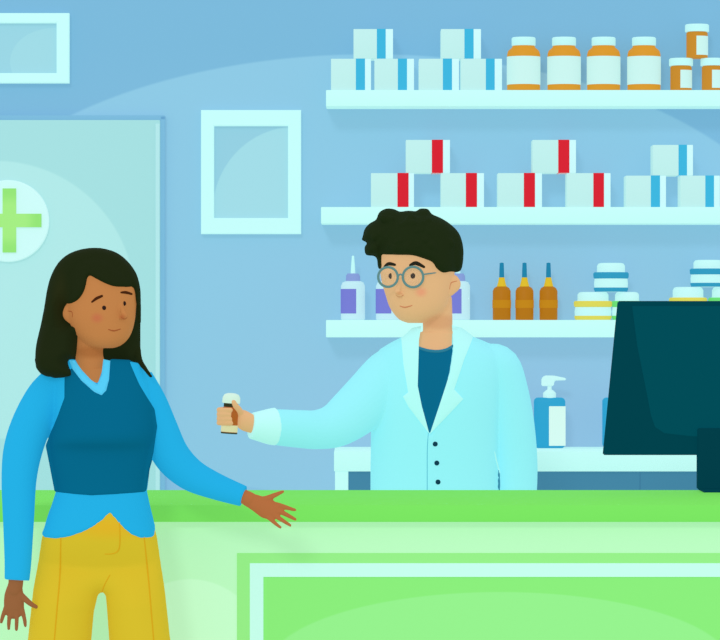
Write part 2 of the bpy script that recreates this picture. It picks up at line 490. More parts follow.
# ------------------------------------------------------------------ low cabinet with soap bottles
YC0, YC1 = 2.0, YW-.001
cab = empty('low_cabinet', (0, 0, 0)); tag(cab, 'low white open cabinet with blue interior standing along the back wall', 'cabinet')
A = P(335, 450, YC0+.12); B = P(800, 471.5, YC0)
ztop = A.z
bm = bmesh.new(); box(bm, P(334, 0, YC0).x, B.x, YC0, YC1, B.z, ztop, .003); obj('cabinet_top', bm, m_shelf, cab)
s = S(YC0)
xs = [P(335, 0, YC0).x, B.x-.04]
for i, x in enumerate(xs):
    bm = bmesh.new(); box(bm, x, x+13*s, YC0+.003, YC1, 0.0, B.z-.0004, .002); obj('side_panel', bm, m_shelf, cab)
bm = bmesh.new(); box(bm, xs[0]+13*s, xs[1], YC1-.02, YC1, .06, B.z-.0005)
m_cabin = mat('cabinet_blue', (70, 134, 166), e=.75); obj('back_panel', bm, m_cabin, cab, smooth=False)
zz = B.z-.055
for k in range(3):
    w = (xs[1]-xs[0]-13*s)/3
    t2 = bmesh.new(); box(t2, xs[0]+13*s+k*w+.002, xs[0]+13*s+(k+1)*w-.002, YC0+.02, YC0+.04, .07, B.z-.001, .002)
    dd = obj('cabinet_door', t2, m_cabin, cab)
    t2 = bmesh.new(); box(t2, xs[0]+13*s+k*w+w-.05, xs[0]+13*s+k*w+w-.035, YC0+.008, YC0+.0205, .55, .67, .003); obj('handle', t2, m_shelf, dd)
bm = bmesh.new(); box(bm, xs[0]+13*s, xs[1], YC0+.03, YC1-.02, .03, .069); obj('cabinet_floor', bm, m_shelf, cab, smooth=False)

m_soap = mat('soap_blue', (44, 162, 208), rough=.5, spec=.1); m_soapd = mat('soap_label', (218, 248, 240)); m_soapc = mat('pump_white', (204, 248, 248))
for px, d in ((549.5, 'blue pump soap bottle standing on the low cabinet beside the lab coat'), (618, 'blue pump soap bottle nearly hidden behind the monitor')):
    Yp = YC0+.29
    t = item('soap_bottle', px, ztop, d, 'bottle', 'blue pump soap bottles', Y=Yp)
    s = S(Yp)
    bm = bmesh.new(); box(bm, -15.5*s, 15.5*s, -9*s, 9*s, 0, 50.5*s, 4*s, 4); obj('bottle_body', bm, m_soap, t)
    bm = bmesh.new(); box(bm, -1*s, 15.6*s, -9.4*s, -8.2*s, 2.5*s, 42*s, .4*s, 1); obj('paper_label', bm, m_soapd, t)
    pump = part('pump_collar', t, [(0, 50), (6.5, 50), (6.5, 55), (4, 57.5), (2.2, 58.5), (2, 64), (0, 64)], m_soapc, Y=Yp)
    bm = bmesh.new()
    s2 = [(-8, 62), (-8, 69.5), (-5, 72.5), (4, 72.5), (16.5, 70), (16.5, 67.8), (5, 67.5), (4, 62)]
    vf = [bm.verts.new((x*s, -4*s, h*s)) for x, h in s2]; f = bm.faces.new(vf)
    r = bmesh.ops.extrude_face_region(bm, geom=[f])
    for v in r['geom']:
        if isinstance(v, bmesh.types.BMVert): v.co.y = 4*s
    bmesh.ops.bevel(bm, geom=bm.edges[:], offset=.8*s, segments=2, affect='EDGES')
    obj('pump_head', bm, m_soapc, t)

# ------------------------------------------------------------------ counter
YF, YBk = .15, .95
zt_c = CAM_Z-170*S(YBk)
cnt = empty('service_counter', (0, 0, 0)); tag(cnt, 'long green topped pharmacy counter with pale mint front and framed green panel', 'counter')
xl, xr = P(-110, 0, YF).x, P(900, 0, YF).x
zb = P(0, 522, YF).z
bm = bmesh.new(); box(bm, xl, xr, YF, YBk, zb, zt_c, .004)
obj('countertop', bm, mat('counter_green', (124, 228, 98)), cnt)
YFp = .19
m_front = mat('counter_mint', (190, 250, 196), blobs=[(tuple(P(190, 660, YFp)), (78*S(YFp), 9, 82*S(YFp)), (200, 254, 208), .03)])
bm = bmesh.new(); box(bm, xl+.02, xr-.02, YFp, YFp+.03, .0, zb-.0005, .002); obj('front_board', bm, m_front, cnt)
for x in (xl+.02, xr-.05):
    bm = bmesh.new(); box(bm, x, x+.03, YFp+.031, YBk-.03, 0, zb-.0005, .002); obj('side_board', bm, m_front, cnt)
# framed panel
m_pg = mat('panel_border_green', (152, 238, 138)); m_pi = mat('panel_green', (140, 236, 124), blobs=[(tuple(P(500, 668, YFp)), (235*S(YFp), 9, 77*S(YFp)), (151, 240, 142), .02)])
A = P(237, 553, YFp)
bm = bmesh.new(); box(bm, A.x, xr-.06, YFp-.006, YFp+.0005, .08, A.z, .002); pb = obj('panel_border', bm, m_pg, cnt)
A = P(250, 563, YFp); s = S(YFp); x1 = xr-.1; z1 = .115; w = 13.5*s
o_ = [(A.x, A.z), (x1, A.z), (x1, z1), (A.x, z1)]; i_ = [(A.x+w, A.z-w), (x1-w, A.z-w), (x1-w, z1+w), (A.x+w, z1+w)]
bm = bmesh.new(); L_ = []
for y in (YFp-.014, YFp-.0055): L_.append([[bm.verts.new((x, y, zz)) for x, zz in q] for q in (o_, i_)])
for k in range(4):
    n = (k+1) % 4
    for q in L_: bm.faces.new((q[0][k], q[0][n], q[1][n], q[1][k]))
    for w_ in (0, 1): bm.faces.new((L_[0][w_][k], L_[0][w_][n], L_[1][w_][n], L_[1][w_][k]))
obj('panel_frame', bm, mat('panel_frame_white', (200, 253, 238)), cnt, smooth=False)
bm = bmesh.new(); box(bm, i_[0][0], i_[1][0], YFp-.009, YFp-.0055, i_[2][1], i_[0][1]); obj('inner_panel', bm, m_pi, cnt, smooth=False)

# ------------------------------------------------------------------ monitor (seen from behind)
Ym = .85
mon = empty('computer_monitor', (0, 0, 0)); tag(mon, 'large dark teal computer monitor seen from behind, standing on the counter', 'monitor')
def slab(name, pts, y0, y1, m, parent, bev=.004, ang=35):
    bm = bmesh.new(); vf = []
    for px, py in pts:
        w = P(px, py, Ym); vf.append(bm.verts.new((w.x, y0, w.z)))
    f = bm.faces.new(vf); r = bmesh.ops.extrude_face_region(bm, geom=[f])
    for v in r['geom']:
        if isinstance(v, bmesh.types.BMVert): v.co.y = y1
    bmesh.ops.recalc_face_normals(bm, faces=bm.faces)
    if bev: bmesh.ops.bevel(bm, geom=bm.edges[:], offset=bev, segments=3, affect='EDGES')
    return obj(name, bm, m, parent, ang=ang)
m_mon = mat('monitor_teal', (0, 66, 78), e=.8, rough=.9, spec=.02); m_mon2 = mat('monitor_teal_pale', (0, 76, 89), e=.8, rough=.9, spec=.02)
slab('monitor_back', [(618, 301), (603, 455), (867, 455), (852, 301)], Ym-.005, Ym+.02, m_mon, mon, .003)
slab('screen', [(622, 305), (607, 451), (863, 451), (848, 305)], Ym+.0195, Ym+.023, mat('screen_grey', (60, 110, 130)), mon, 0)
slab('rear_pale_sheet', [(632, 306), (637, 345), (645, 385), (651, 416), (655, 427), (664, 433), (690, 436), (780, 440), (806, 436), (819, 416), (825, 385), (833, 345), (838, 306)], Ym-.0065, Ym-.004, m_mon2, mon, 0)  # thin sheet in a paler teal than the rest of the back
m_std = mat('stand_teal', (0, 62, 74), e=.8, spec=.02)
zb_m = (CAM_Z-zt_c)/S(Ym)+320
slab('stand_neck', [(697, 428), (697, zb_m-2.4), (773, zb_m-2.4), (773, 428)], Ym-.019, Ym+.016, m_std, mon, .003)
a = P(697, zb_m, Ym)
bm = bmesh.new(); box(bm, a.x+.012, P(800, 0, Ym).x, Ym-.05, Ym+.09, zt_c, zt_c+.008, .003); obj('stand_base', bm, m_std, mon)

# ================================================================== PERSON 1: woman at the counter
Y1 = -.05
wom = empty('person', (0, 0, 0))
tag(wom, 'long dark-haired person in blue vest and yellow trousers, reaching out an open hand', 'person')
sk1 = lambda: None
HEAD1 = [(254, 86, 114, .025, .03, .01), (258, 79, 116, .05, .05, .01), (266, 71, 124, .074, .08, .01), (280, 66, 134, .088, .095, .008), (295, 66, 136.5, .092, .098, .004), (308, 67, 136, .092, .095, .0),
         (320, 69, 135, .09, .085, -.004), (332, 75, 132, .083, .07, -.008), (340, 82, 127.5, .073, .055, -.012), (345.5, 90, 121, .055, .035, -.016), (348, 98, 114, .03, .02, -.018)]
TORSO1 = [(352, 76, 122, .045, .045, .01), (362, 62, 140, .062, .06, .008), (375, 54, 150, .078, .07, .005), (395, 54, 153, .095, .08, 0), (415, 55, 155, .112, .08, 0), (430, 53, 156, .132, .078, 0), (440, 51, 154.5, .128, .078, 0), (450, 50, 152, .096, .078, 0),
          (465, 52, 149, .09, .078, 0), (491, 56, 147, .086, .08, 0), (515, 48, 151, .095, .09, 0), (540, 42, 156, .10, .10, 0), (580, 40, 160, .1, .1, 0)]
bm = bmesh.new()
loft(bm, HEAD1, Y1, pw=2.15)
tube(bm, [(90, 318, Y1+.02, 15), (90, 340, Y1+.01, 13.5), (89.5, 358, Y1, 14), (92, 376, Y1-.005, 18)], seg=24)       # neck
loft(bm, [(r[0]+6 if r[0] < 380 else r[0], r[1]+7, r[2]-7, r[3]-(.008 if r[0] < 450 else .018), r[4]-.014, r[5]) for r in TORSO1 if 355 < r[0] < 570], Y1)
# ear
tube(bm, [(70, 309, Y1-.03, 6), (69, 315, Y1-.03, 6.3), (73, 321, Y1-.03, 4.2)], seg=14, sy=.7)
# nose
fy = Y1-.09
tube(bm, [(121, 305, fy+.016, 1.6), (123, 311, fy+.006, 2.2), (124.5, 316, fy+.001, 3.0)], seg=10)
tube(bm, [(121, 318, fy+.006, 2.0), (124, 317.5, fy+.002, 2.2)], seg=8)
# arms under the sleeves
tube(bm, [(60, 384, Y1, 14), (38, 415, Y1-.01, 14), (25, 445, Y1-.02, 13), (19, 490, Y1-.03, 11), (17, 540, Y1-.04, 9), (16, 580, Y1-.045, 7.5), (14.5, 590, Y1-.045, 7.5)], seg=20)
tube(bm, [(140, 384, Y1, 12), (156, 420, Y1+.01, 13), (172, 453, Y1+.02, 13), (197, 475, Y1+.02, 11), (225, 489, Y1+.01, 8.5), (250, 499, Y1, 7)], seg=20)
# left hand in the picture (hanging)
yh = Y1-.045
tube(bm, [(15, 586, yh, 7.5), (14, 596, yh, 9.8), (14, 607, yh, 10.2), (14, 611, yh, 9)], seg=18, sy=.5)
for pts in ([(6.5, 606, yh, 2.5), (3.5, 614, yh-.006, 2.2), (2, 619, yh-.008, 2.0), (1.2, 622.5, yh-.006, 1.6)],
            [(10.5, 610, yh, 2.5), (9.3, 618, yh-.008, 2.2), (8.8, 624, yh-.01, 2.0), (8.7, 629, yh-.008, 1.6)],
            [(16.5, 610, yh, 2.5), (16.8, 618, yh-.008, 2.2), (16.6, 625, yh-.01, 2.0), (16.4, 630, yh-.008, 1.6)],
            [(21.5, 607, yh, 2.5), (23.6, 615, yh-.006, 2.2), (24.8, 621, yh-.008, 2.0), (25.3, 626, yh-.006, 1.6)],
            [(19, 594, yh, 4), (25, 599, yh-.01, 3.2), (31, 604, yh-.014, 2.7), (36.5, 607, yh-.014, 2.0)]):
    tube(bm, pts, seg=10)
# right hand in the picture (open, palm up, reaching)
yr = Y1
tube(bm, [(247, 499, yr, 7), (256, 503, yr-.004, 8.5), (266, 508, yr-.008, 10.5), (272, 511, yr-.01, 9.3)], seg=18, sy=.55)
for pts in ([(256, 500, yr-.004, 3.6), (265, 499, yr-.01, 3.2), (274, 495.5, yr-.012, 2.6), (283, 491.5, yr-.012, 1.6)],
            [(272, 504, yr-.008, 3.0), (280, 505.5, yr-.012, 2.6), (288, 508, yr-.014, 2.2), (295, 510, yr-.014, 1.6)],
            [(273, 509, yr-.01, 3.0), (281, 512, yr-.016, 2.6), (289, 516, yr-.018, 2.2), (295.5, 519.5, yr-.018, 1.6)],
            [(271, 513, yr-.012, 2.8), (278, 517.5, yr-.018, 2.4), (285, 522, yr-.02, 2.0), (290.5, 525.5, yr-.02, 1.5)],
            [(266, 515, yr-.012, 2.7), (271, 519.5, yr-.018, 2.3), (276, 524, yr-.02, 1.9), (280.5, 527.5, yr-.02, 1.5)]):
    tube(bm, pts, seg=10)
# legs
tube(bm, [(73, 565, Y1, 20), (62, 640, Y1, 19), (58, 730, Y1, 17), (55, 820, Y1+.01, 15), (54, 872, Y1+.01, 11)], seg=20)
tube(bm, [(126, 565, Y1, 20), (136, 640, Y1, 19), (142, 730, Y1, 17), (148, 820, Y1+.01, 15), (150, 872, Y1+.01, 11)], seg=20)
me = fuse(bm, .0026, 2)
cheek = hit(bvh_of([me]), 97, 318, Y1)[0]; nosep = hit(bvh_of([me]), 122, 317, Y1)[0]
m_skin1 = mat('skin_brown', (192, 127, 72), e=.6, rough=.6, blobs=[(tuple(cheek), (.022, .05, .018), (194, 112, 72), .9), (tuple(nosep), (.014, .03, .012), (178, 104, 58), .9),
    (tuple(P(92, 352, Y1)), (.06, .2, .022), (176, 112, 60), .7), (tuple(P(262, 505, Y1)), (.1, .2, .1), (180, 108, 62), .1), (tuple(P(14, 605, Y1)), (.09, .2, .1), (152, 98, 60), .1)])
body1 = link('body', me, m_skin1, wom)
bv1 = bvh_of([me])

def face_bits(bv, parent, eyes, brows, mouth, m_eye, m_brow, m_mouth, Y, er=2.1):
    for px, py in eyes:
        l, n = hit(bv, px, py, Y); s = S(Y)
        bm = bmesh.new(); bmesh.ops.create_uvsphere(bm, u_segments=20, v_segments=12, radius=1)
        for v in bm.verts: v.co = Vector((l.x+v.co.x*er*s, l.y+.0006+v.co.y*.9*s, l.z+v.co.z*er*1.15*s))
        obj('eye', bm, m_eye, parent)
    for b in brows:
        bm = bmesh.new(); line_on(bm, bv, b, Y, lift=.0002); obj('eyebrow', bm, m_brow, parent)
    bm = bmesh.new(); line_on(bm, bv, mouth, Y, lift=-.0002); obj('mouth', bm, m_mouth, parent)
m_eye1 = mat('eye_dark', (38, 16, 10), rough=.5, spec=.1)
m_brow1 = mat('brow_brown', (70, 34, 14)); m_mouth1 = mat('mouth_brown', (158, 86, 46))
face_bits(bv1, wom, [(104, 308), (124, 303.5)], [[(92, 302, .9), (96.5, 298.5, 1.5), (102, 296, 1.2)], [(121, 292.5, .9), (126, 292.5, 1.5), (131.5, 294, 1.1)]],
          [(108.5, 329.5, .5), (114, 330.8, .75), (120.5, 329, .5)], m_eye1, m_brow1, m_mouth1, Y1)
bm = bmesh.new(); line_on(bm, bv1, [(121.5, 317.5, .4), (124.5, 319, .6), (127, 317.5, .4)], Y1, lift=-.0003); obj('nose_line', bm, m_mouth1, wom)
bm = bmesh.new(); line_on(bm, bv1, [(68, 311, .4), (72, 312, .6), (72.5, 317, .5)], Y1, lift=-.0003); obj('ear_fold', bm, m_mouth1, wom)

# hair
hd = rows_depth(HEAD1, 2.15)
hair_sil = [(95, 247.5), (112, 250.5), (124, 257.5), (134, 269), (139, 281), (141, 300), (140.5, 330), (140.5, 356), (139, 366), (128, 364), (104, 362), (80, 362), (74, 378.5), (60, 379), (48, 377.5), (40, 373), (35.5, 364), (36, 346), (40, 328), (44, 308), (47.5, 287), (53, 271), (62, 258.5), (76, 250.5)]
front = [(95, 247.5), (112, 250.5), (124, 257.5), (134, 269), (139, 281), (141, 296), (141, 330), (138.5, 330), (136.5, 306), (134.5, 289), (128, 287.5), (117, 287), (107, 283.5), (98, 279), (91, 276), (88.5, 285), (86, 293), (80, 300.5), (72, 304), (64, 305), (62.5, 312), (64, 319), (69, 325), (77, 328),
         (77.5, 345), (76, 357), (70, 360.5), (77, 373), (74, 378.5), (60, 379), (48, 377.5), (40, 373), (35.5, 364), (36, 346), (40, 328), (44, 308), (47.5, 287), (53, 271), (62, 258.5), (76, 250.5)]
bm = bmesh.new()
relief(bm, poly_smooth(hair_sil, 3), Y1+.05, lambda x, y, d: (.05*rnd(d, 22), .055*rnd(d, 26)))
def fh(x, y, d):
    a, b = hd(x, y)
    f = max(a+.014*rnd(d, 5) if a > 0 else 0, .062*rnd(d, 18))
    if y > 325: f = max(f, (.066+.046*min(1, (y-325)/30))*rnd(d, 12))
    return f, .03*rnd(d, 10)
relief(bm, poly_smooth(front, 3), Y1, fh, step=2.5)
tube(bm, [(136.5, 345, Y1+.04, 4), (139.5, 360, Y1+.0, 3.2), (145, 368.5, Y1-.045, 2.4), (151, 376.5, Y1-.06, 1.7)], seg=8)
me = fuse(bm, .003, 4)
m_hair1 = mat('hair_black_brown', (30, 39, 17), e=.6, rough=.8, spec=.02, blobs=[(tuple(P(60, 300, Y1-.06)), (.03, .2, .1), (38, 42, 18), .9)])  # soft brown sheen on the left lock, painted into the hair colour
link('hair', me, m_hair1, wom)

# shirt with sleeves
td = rows_depth(TORSO1)
def tdep(off):
    def f(x, y, d):
        a, b = td(x, y); k = rnd(d, 3); 
        return a+off*k, b+off*k
    return f
bm = bmesh.new()
shirt = [(71, 359), (60, 365), (50, 372), (48, 395), (50, 440), (56, 470), (56, 491), (50, 510), (44, 528), (41.5, 534), (46, 536.5), (58, 536.8), (72, 534.5), (86, 530), (98, 524.5), (106, 518.5), (112.5, 511.5), (118, 518.5), (125, 526), (133, 532.5), (142, 536.2), (155.5, 536.8), (155, 525), (150, 505), (147, 491), (149, 470), (156, 430), (154, 400), (149, 378), (141, 364), (130, 361.5), (110, 361), (105, 361), (103.5, 372), (100, 383), (92, 380), (83, 371), (76, 360)]
relief(bm, shirt, Y1, lambda x, y, d: (td(x, y)[0]+.007*rnd(d, 3), td(x, y)[1]+.007*rnd(d, 3)), step=2.5)
tube(bm, [(57, 381, Y1, 16.5), (45, 397, Y1-.005, 19), (32, 423, Y1-.012, 20), (23, 450, Y1-.02, 19.5), (19, 480, Y1-.03, 17.5), (18.5, 520, Y1-.035, 15.5), (18, 560, Y1-.042, 13.5), (17, 580, Y1-.045, 12.5)], seg=28, round_ends=False)
tube(bm, [(138, 378, Y1, 15), (149, 402, Y1+.004, 17.5), (159, 428, Y1+.01, 18.5), (171, 455, Y1+.015, 18.5), (190, 474, Y1+.02, 16.5), (215, 486, Y1+.012, 13.5), (243.5, 496.2, Y1, 10.6)], seg=28, round_ends=False)
me = fuse(bm, .003, 3)
m_sh = mat('shirt_blue', (34, 174, 228))
link('shirt', me, m_sh, wom)
bvs = bvh_of([me, body1.data])
# vest
bm = bmesh.new()
vest = [(66.5, 374), (67, 397), (60, 415), (52, 432), (47, 445), (50, 460), (56, 491), (94, 493.5), (146.5, 491), (149, 470), (154, 452), (158, 426), (155.5, 409), (148, 396), (141, 384), (130, 360), (111.5, 359), (111, 379), (108.5, 389), (104.5, 393.5), (97, 390), (84, 379), (74, 367.5)]
relief(bm, vest, Y1, lambda x, y, d: (max(td(x, y)[0]+.013*rnd(d+1, 3), .045), max(td(x, y)[1]+.012*rnd(d, 3), .03)), step=2.5)
me = fuse(bm, .0028, 2)
m_vest = mat('vest_teal', (6, 102, 138), e=.45, spec=.0)
link('vest', me, m_vest, wom)
# V neck trim
bm = bmesh.new()
trim = [(71, 360), (76, 360), (84, 370), (93, 379), (100, 384), (104, 374), (105, 359), (112, 360.5), (111.5, 379), (109, 390), (104.5, 394.5), (97, 391), (84, 380), (74, 368)]
def trd(x, y, d):
    a = max(td(x, y)[0], .045)+.016*rnd(d+.5, 2); return a, -(a-.012)
relief(bm, trim, Y1, trd, step=2)
obj('neckline_trim', bm, mat('trim_light_blue', (84, 202, 244)), wom)
# trousers
bm = bmesh.new()
tr = [(60, 498), (55, 515), (48, 530), (42, 536), (39, 555), (33, 590), (27, 645), (20, 720), (14, 800), (10, 868), (86, 868), (88, 760), (91.5, 640), (94, 612), (98, 595), (102, 591.5), (105.5, 595), (107, 612), (109, 640), (114, 760), (120, 868), (196, 868), (188, 800), (180, 720), (171, 645), (165, 590), (160, 555), (157, 536), (152, 518), (146, 498)]
def trf(x, y, d):
    if d <= 0: return 0, 0
    q = .094*rnd(d, 36)
    if y < 608:
        k = min(1, max(0, (608-y)/85)); k = k*k*(3-2*k); a, b = td(x, y); return max(q*(1-k), k*(a+.003))+.0005, max(q*(1-k), k*(b+.003))+.0005
    return q, q
relief(bm, tr, Y1, trf, step=4)
me = fuse(bm, .004, 4)
for v in me.vertices: pass
m_tr = mat('trousers_yellow', (216, 188, 44), blobs=[(tuple(P(112, 525, Y1)), (.15, .4, .045), (224, 178, 38), .9)]); 
link('trousers', me, m_tr, wom)
bvt = bvh_of([me])
m_seam = mat('seam_ochre', (216, 166, 26))
for pts in ([(61, 537, .6), (60, 575, .7), (57, 610, .7), (54, 645, .6)], [(144, 537, .6), (148, 575, .7), (151, 610, .7), (154, 645, .6)],
            [(119.5, 521, .5), (120, 540, .6), (118.5, 550, .6), (113, 553.5, .5), (105, 554, .4)], [(110, 575, .4), (105, 584, .5), (102, 592, .5)]):
    bm = bmesh.new(); line_on(bm, bvt, pts, Y1, lift=0.0007); obj('seam', bm, m_seam, wom)
for px in (54, 150):
    bm = bmesh.new(); a = P(px, 0, Y1).x
    tube(bm, [(a, Y1+.06, .045, .036), (a, Y1, .04, .04), (a, Y1-.09, .032, .034), (a, Y1-.13, .028, .027)], wpts=True, seg=20)
    for v in bm.verts: v.co.z = max(v.co.z, .0)
    obj('shoe', bm, mat('shoe_brown', (120, 80, 40)), wom)

# ================================================================== PERSON 2: pharmacist
Y2 = 1.3
man = empty('person', (0, 0, 0))
tag(man, 'curly-haired person with round glasses in pale blue lab coat, holding out a bottle', 'person')
HEAD2 = [(216, 403, 431, .03, .03, .01), (219, 392, 442, .06, .06, .01), (228, 383, 452, .088, .09, .01), (242, 380, 456, .1, .105, .008), (256, 380, 456, .103, .108, .004), (270, 380, 455, .104, .106, .0),
         (283, 382, 453, .102, .1, -.004), (295, 385.5, 450, .098, .088, -.008), (306, 389, 446, .09, .075, -.012), (314, 394, 439, .078, .06, -.016), (320, 400, 430, .058, .04, -.02), (323, 408, 422, .03, .02, -.022)]
TORSO2 = [(328, 412, 462, .05, .05, .0), (337, 398, 474, .062, .06, 0), (345, 386, 488, .078, .072, 0), (356, 378, 500, .094, .085, 0), (375, 373, 502, .112, .1, 0), (400, 371, 500, .122, .11, 0), (430, 370.5, 498, .122, .11, 0), (460, 370.5, 498, .12, .11, 0), (490, 370, 498.5, .12, .115, 0), (540, 368, 502, .12, .12, 0), (640, 360, 510, .12, .12, 0)]
bm = bmesh.new()
loft(bm, HEAD2, Y2, pw=2.2)
tube(bm, [(436, 300, Y2+.02, 16), (437.5, 320, Y2+.012, 15), (437.5, 336, Y2+.006, 15), (437, 352, Y2-.0, 19)], seg=24)
loft(bm, [(r[0]+4, r[1]+5, r[2]-5, r[3]-.012, r[4]-.012, r[5]) for r in TORSO2], Y2)
tube(bm, [(453, 280, Y2-.035, 5.8), (454.5, 285, Y2-.035, 6.4), (450, 292, Y2-.035, 4.4)], seg=14, sy=.6)
fy = Y2-.104
tube(bm, [(400, 280, fy+.012, 1.8), (398.5, 287, fy+.004, 2.4), (397.5, 292, fy-.001, 3.2)], seg=10)
tube(bm, [(400.5, 295, fy+.002, 2.2), (398, 294, fy+.001, 2.4)], seg=8)
# arm reaching to the left of the picture
tube(bm, [(398, 372, Y2, 16), (372, 395, Y2-.04, 18), (345, 418, Y2-.1, 16), (310, 428, Y2-.165, 13), (275, 427, Y2-.215, 10), (252, 424, Y2-.245, 8)], seg=20)
# other arm hanging behind the counter
tube(bm, [(498, 368, Y2, 15), (510, 400, Y2, 15), (516, 440, Y2, 14), (518, 500, Y2-.01, 12), (517, 550, Y2-.03, 9), (516, 566, Y2-.035, 10), (515, 580, Y2-.04, 8)], seg=18)
for k in range(4):
    tube(bm, [(509+k*4.5, 578, Y2-.04, 3), (508+k*4.5, 592, Y2-.05, 2.8), (507+k*4.6, 602-abs(k-1.4)*2, Y2-.045, 2.4)], seg=8)
tube(bm, [(509, 568, Y2-.045, 4), (502, 578, Y2-.06, 3.2), (499, 586, Y2-.065, 2.6)], seg=8)
tube(bm, [(402, 600, Y2, 30), (400, 700, Y2, 24), (398, 780, Y2, 17), (397, 810, Y2, 13)], seg=18)
tube(bm, [(468, 600, Y2, 30), (470, 700, Y2, 24), (472, 780, Y2, 17), (473, 810, Y2, 13)], seg=18)
# holding hand: palm right of and behind the bottle, fingers wrap round its far side on to the front
Yb = Y2-.255                       # bottle axis depth
s9 = S(Yb); BX = 229.0; BR = 8.0
bc = P(BX, 0, Yb)
tube(bm, [(253, 424.5, Y2-.248, 9.0), (246, 421.5, Yb+.006, 9.8), (242, 418.5, Yb+.014, 9.0), (238.5, 417.5, Yb+.02, 8)], seg=18, sy=.75)
for k, py in enumerate((409.8, 414.3, 418.8, 423)):
    ln = (256, 248, 252, 258)[k]
    pts = []
    for a in (60, 100, 140, 180, ln, ln+26):
        aa = math.radians(a); rr = (BR+2.0)*s9
        pts.append((bc.x+rr*math.cos(aa), Yb+rr*math.sin(aa), P(0, py+(1 if a < 90 else 0), Yb).z, (2.75 if a < 150 else 2.45)*s9))
    tube(bm, pts, wpts=True, seg=12, sub=4)
pts = []
for px, py, a, r, q in ((243, 415, 12, 3.6, 12), (240.5, 410, -20, 3.2, 11), (238, 405.5, -50, 2.9, 10.6), (236, 401.5, -62, 2.3, 10.6)):
    aa = math.radians(a); pts.append((bc.x+q*s9*math.cos(aa), Yb+q*s9*math.sin(aa), P(0, py, Yb).z, r*s9))
tube(bm, pts, wpts=True, seg=12)
me = fuse(bm, .0026, 2)
bv0 = bvh_of([me]); cheek = hit(bv0, 421, 292, Y2)[0]; nosep = hit(bv0, 399, 293.5, Y2)[0]
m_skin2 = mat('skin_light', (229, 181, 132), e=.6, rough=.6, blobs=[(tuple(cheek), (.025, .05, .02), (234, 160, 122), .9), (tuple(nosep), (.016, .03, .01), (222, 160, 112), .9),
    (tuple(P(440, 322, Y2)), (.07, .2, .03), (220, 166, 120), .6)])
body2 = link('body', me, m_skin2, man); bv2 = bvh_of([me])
m_brow2 = mat('brow_black', (40, 38, 28)); m_mouth2 = mat('mouth_tan', (204, 132, 92))
face_bits(bv2, man, [(391, 276), (413, 276)], [[(384.5, 266.5, 1), (389, 263.8, 1.9), (395, 264.8, 1.3)], [(410, 265.2, 1.1), (416, 263.2, 2.1), (424, 267, 1.3)]],
          [(400, 306, .5), (405, 307.3, .75), (412, 305.5, .5)], mat('eye_brown', (50, 20, 12), rough=.5, spec=.1), m_brow2, m_mouth2, Y2, er=2.5)
bm = bmesh.new(); line_on(bm, bv2, [(396, 295, .4), (399.5, 296.8, .6), (403.5, 295, .4)], Y2, lift=-.0003); obj('nose_line', bm, m_mouth2, man)
bm = bmesh.new(); line_on(bm, bv2, [(457, 281, .4), (451, 283, .6), (449.5, 289, .5)], Y2, lift=-.0003); obj('ear_fold', bm, m_mouth2, man)

# glasses
gl = empty('glasses', (0, 0, 0)); gl.parent = man
m_gl = mat('glasses_grey', (98, 138, 138), rough=.4); 
def ring_at(px, py, r, dy):
    yy = Y2-.116-dy; s = S(yy); c = P(px, py, yy)
    bm = bmesh.new(); N_ = 40
    R = []
    for i in range(N_):
        a = 2*PI*i/N_; d = Vector((math.cos(a), 0, math.sin(a)))
        R.append([bm.verts.new(c+d*(r*s)+(d*math.cos(b)+Vector((0, 1, 0))*math.sin(b))*(1.25*s)) for b in [2*PI*k/8 for k in range(8)]])
    for i in range(N_):
        A, B = R[i], R[(i+1) % N_]
        for k in range(8): bm.faces.new((A[k], A[(k+1) % 8], B[(k+1) % 8], B[k]))
    rim = obj('rim', bm, m_gl, gl)
    bm = bmesh.new(); disc(bm, c, r*s, c.y-.0006, c.y+.0006, 40, .0001); obj('lens', bm, m_lens, gl)
    return c
m_lens = mat('lens_clear', (214, 226, 214), e=.3, rough=.1, spec=.1, alpha=.025)
c1 = ring_at(388, 277, 9.8, .0); c2 = ring_at(413, 277, 10.2, .002)
bm = bmesh.new(); s = S(c1.y)
tube(bm, [(c1.x+9.4*s, c1.y, c1.z+1*s, .9*s), ((c1.x+c2.x)/2, c1.y-.003, c1.z+2.6*s, .9*s), (c2.x-9.8*s, c2.y, c2.z+1*s, .9*s)], wpts=True, seg=8); obj('bridge', bm, m_gl, gl)
bm = bmesh.new(); e2 = P(449, 272.5, Y2-.03)
tube(bm, [(c2.x+9.8*s, c2.y, c2.z+2.5*s, .8*s), (c2.x+16*s, c2.y+.01, c2.z+3.4*s, .7*s), (P(434, 0, Y2-.06).x+.006, Y2-.092, P(0, 272.8, Y2-.09).z, .6*s), (e2.x+.004, e2.y-.02, e2.z, .6*s)], wpts=True, seg=8); obj('temple', bm, m_gl, gl)
bm = bmesh.new()
tube(bm, [(c1.x-9.4*s, c1.y, c1.z+2.5*s, .8*s), (P(380, 0, Y2).x-.003, Y2-.07, c1.z+3*s, .7*s), (P(379, 0, Y2).x-.003, Y2+.02, c1.z+3*s, .6*s)], wpts=True, seg=8); obj('temple', bm, m_gl, gl)

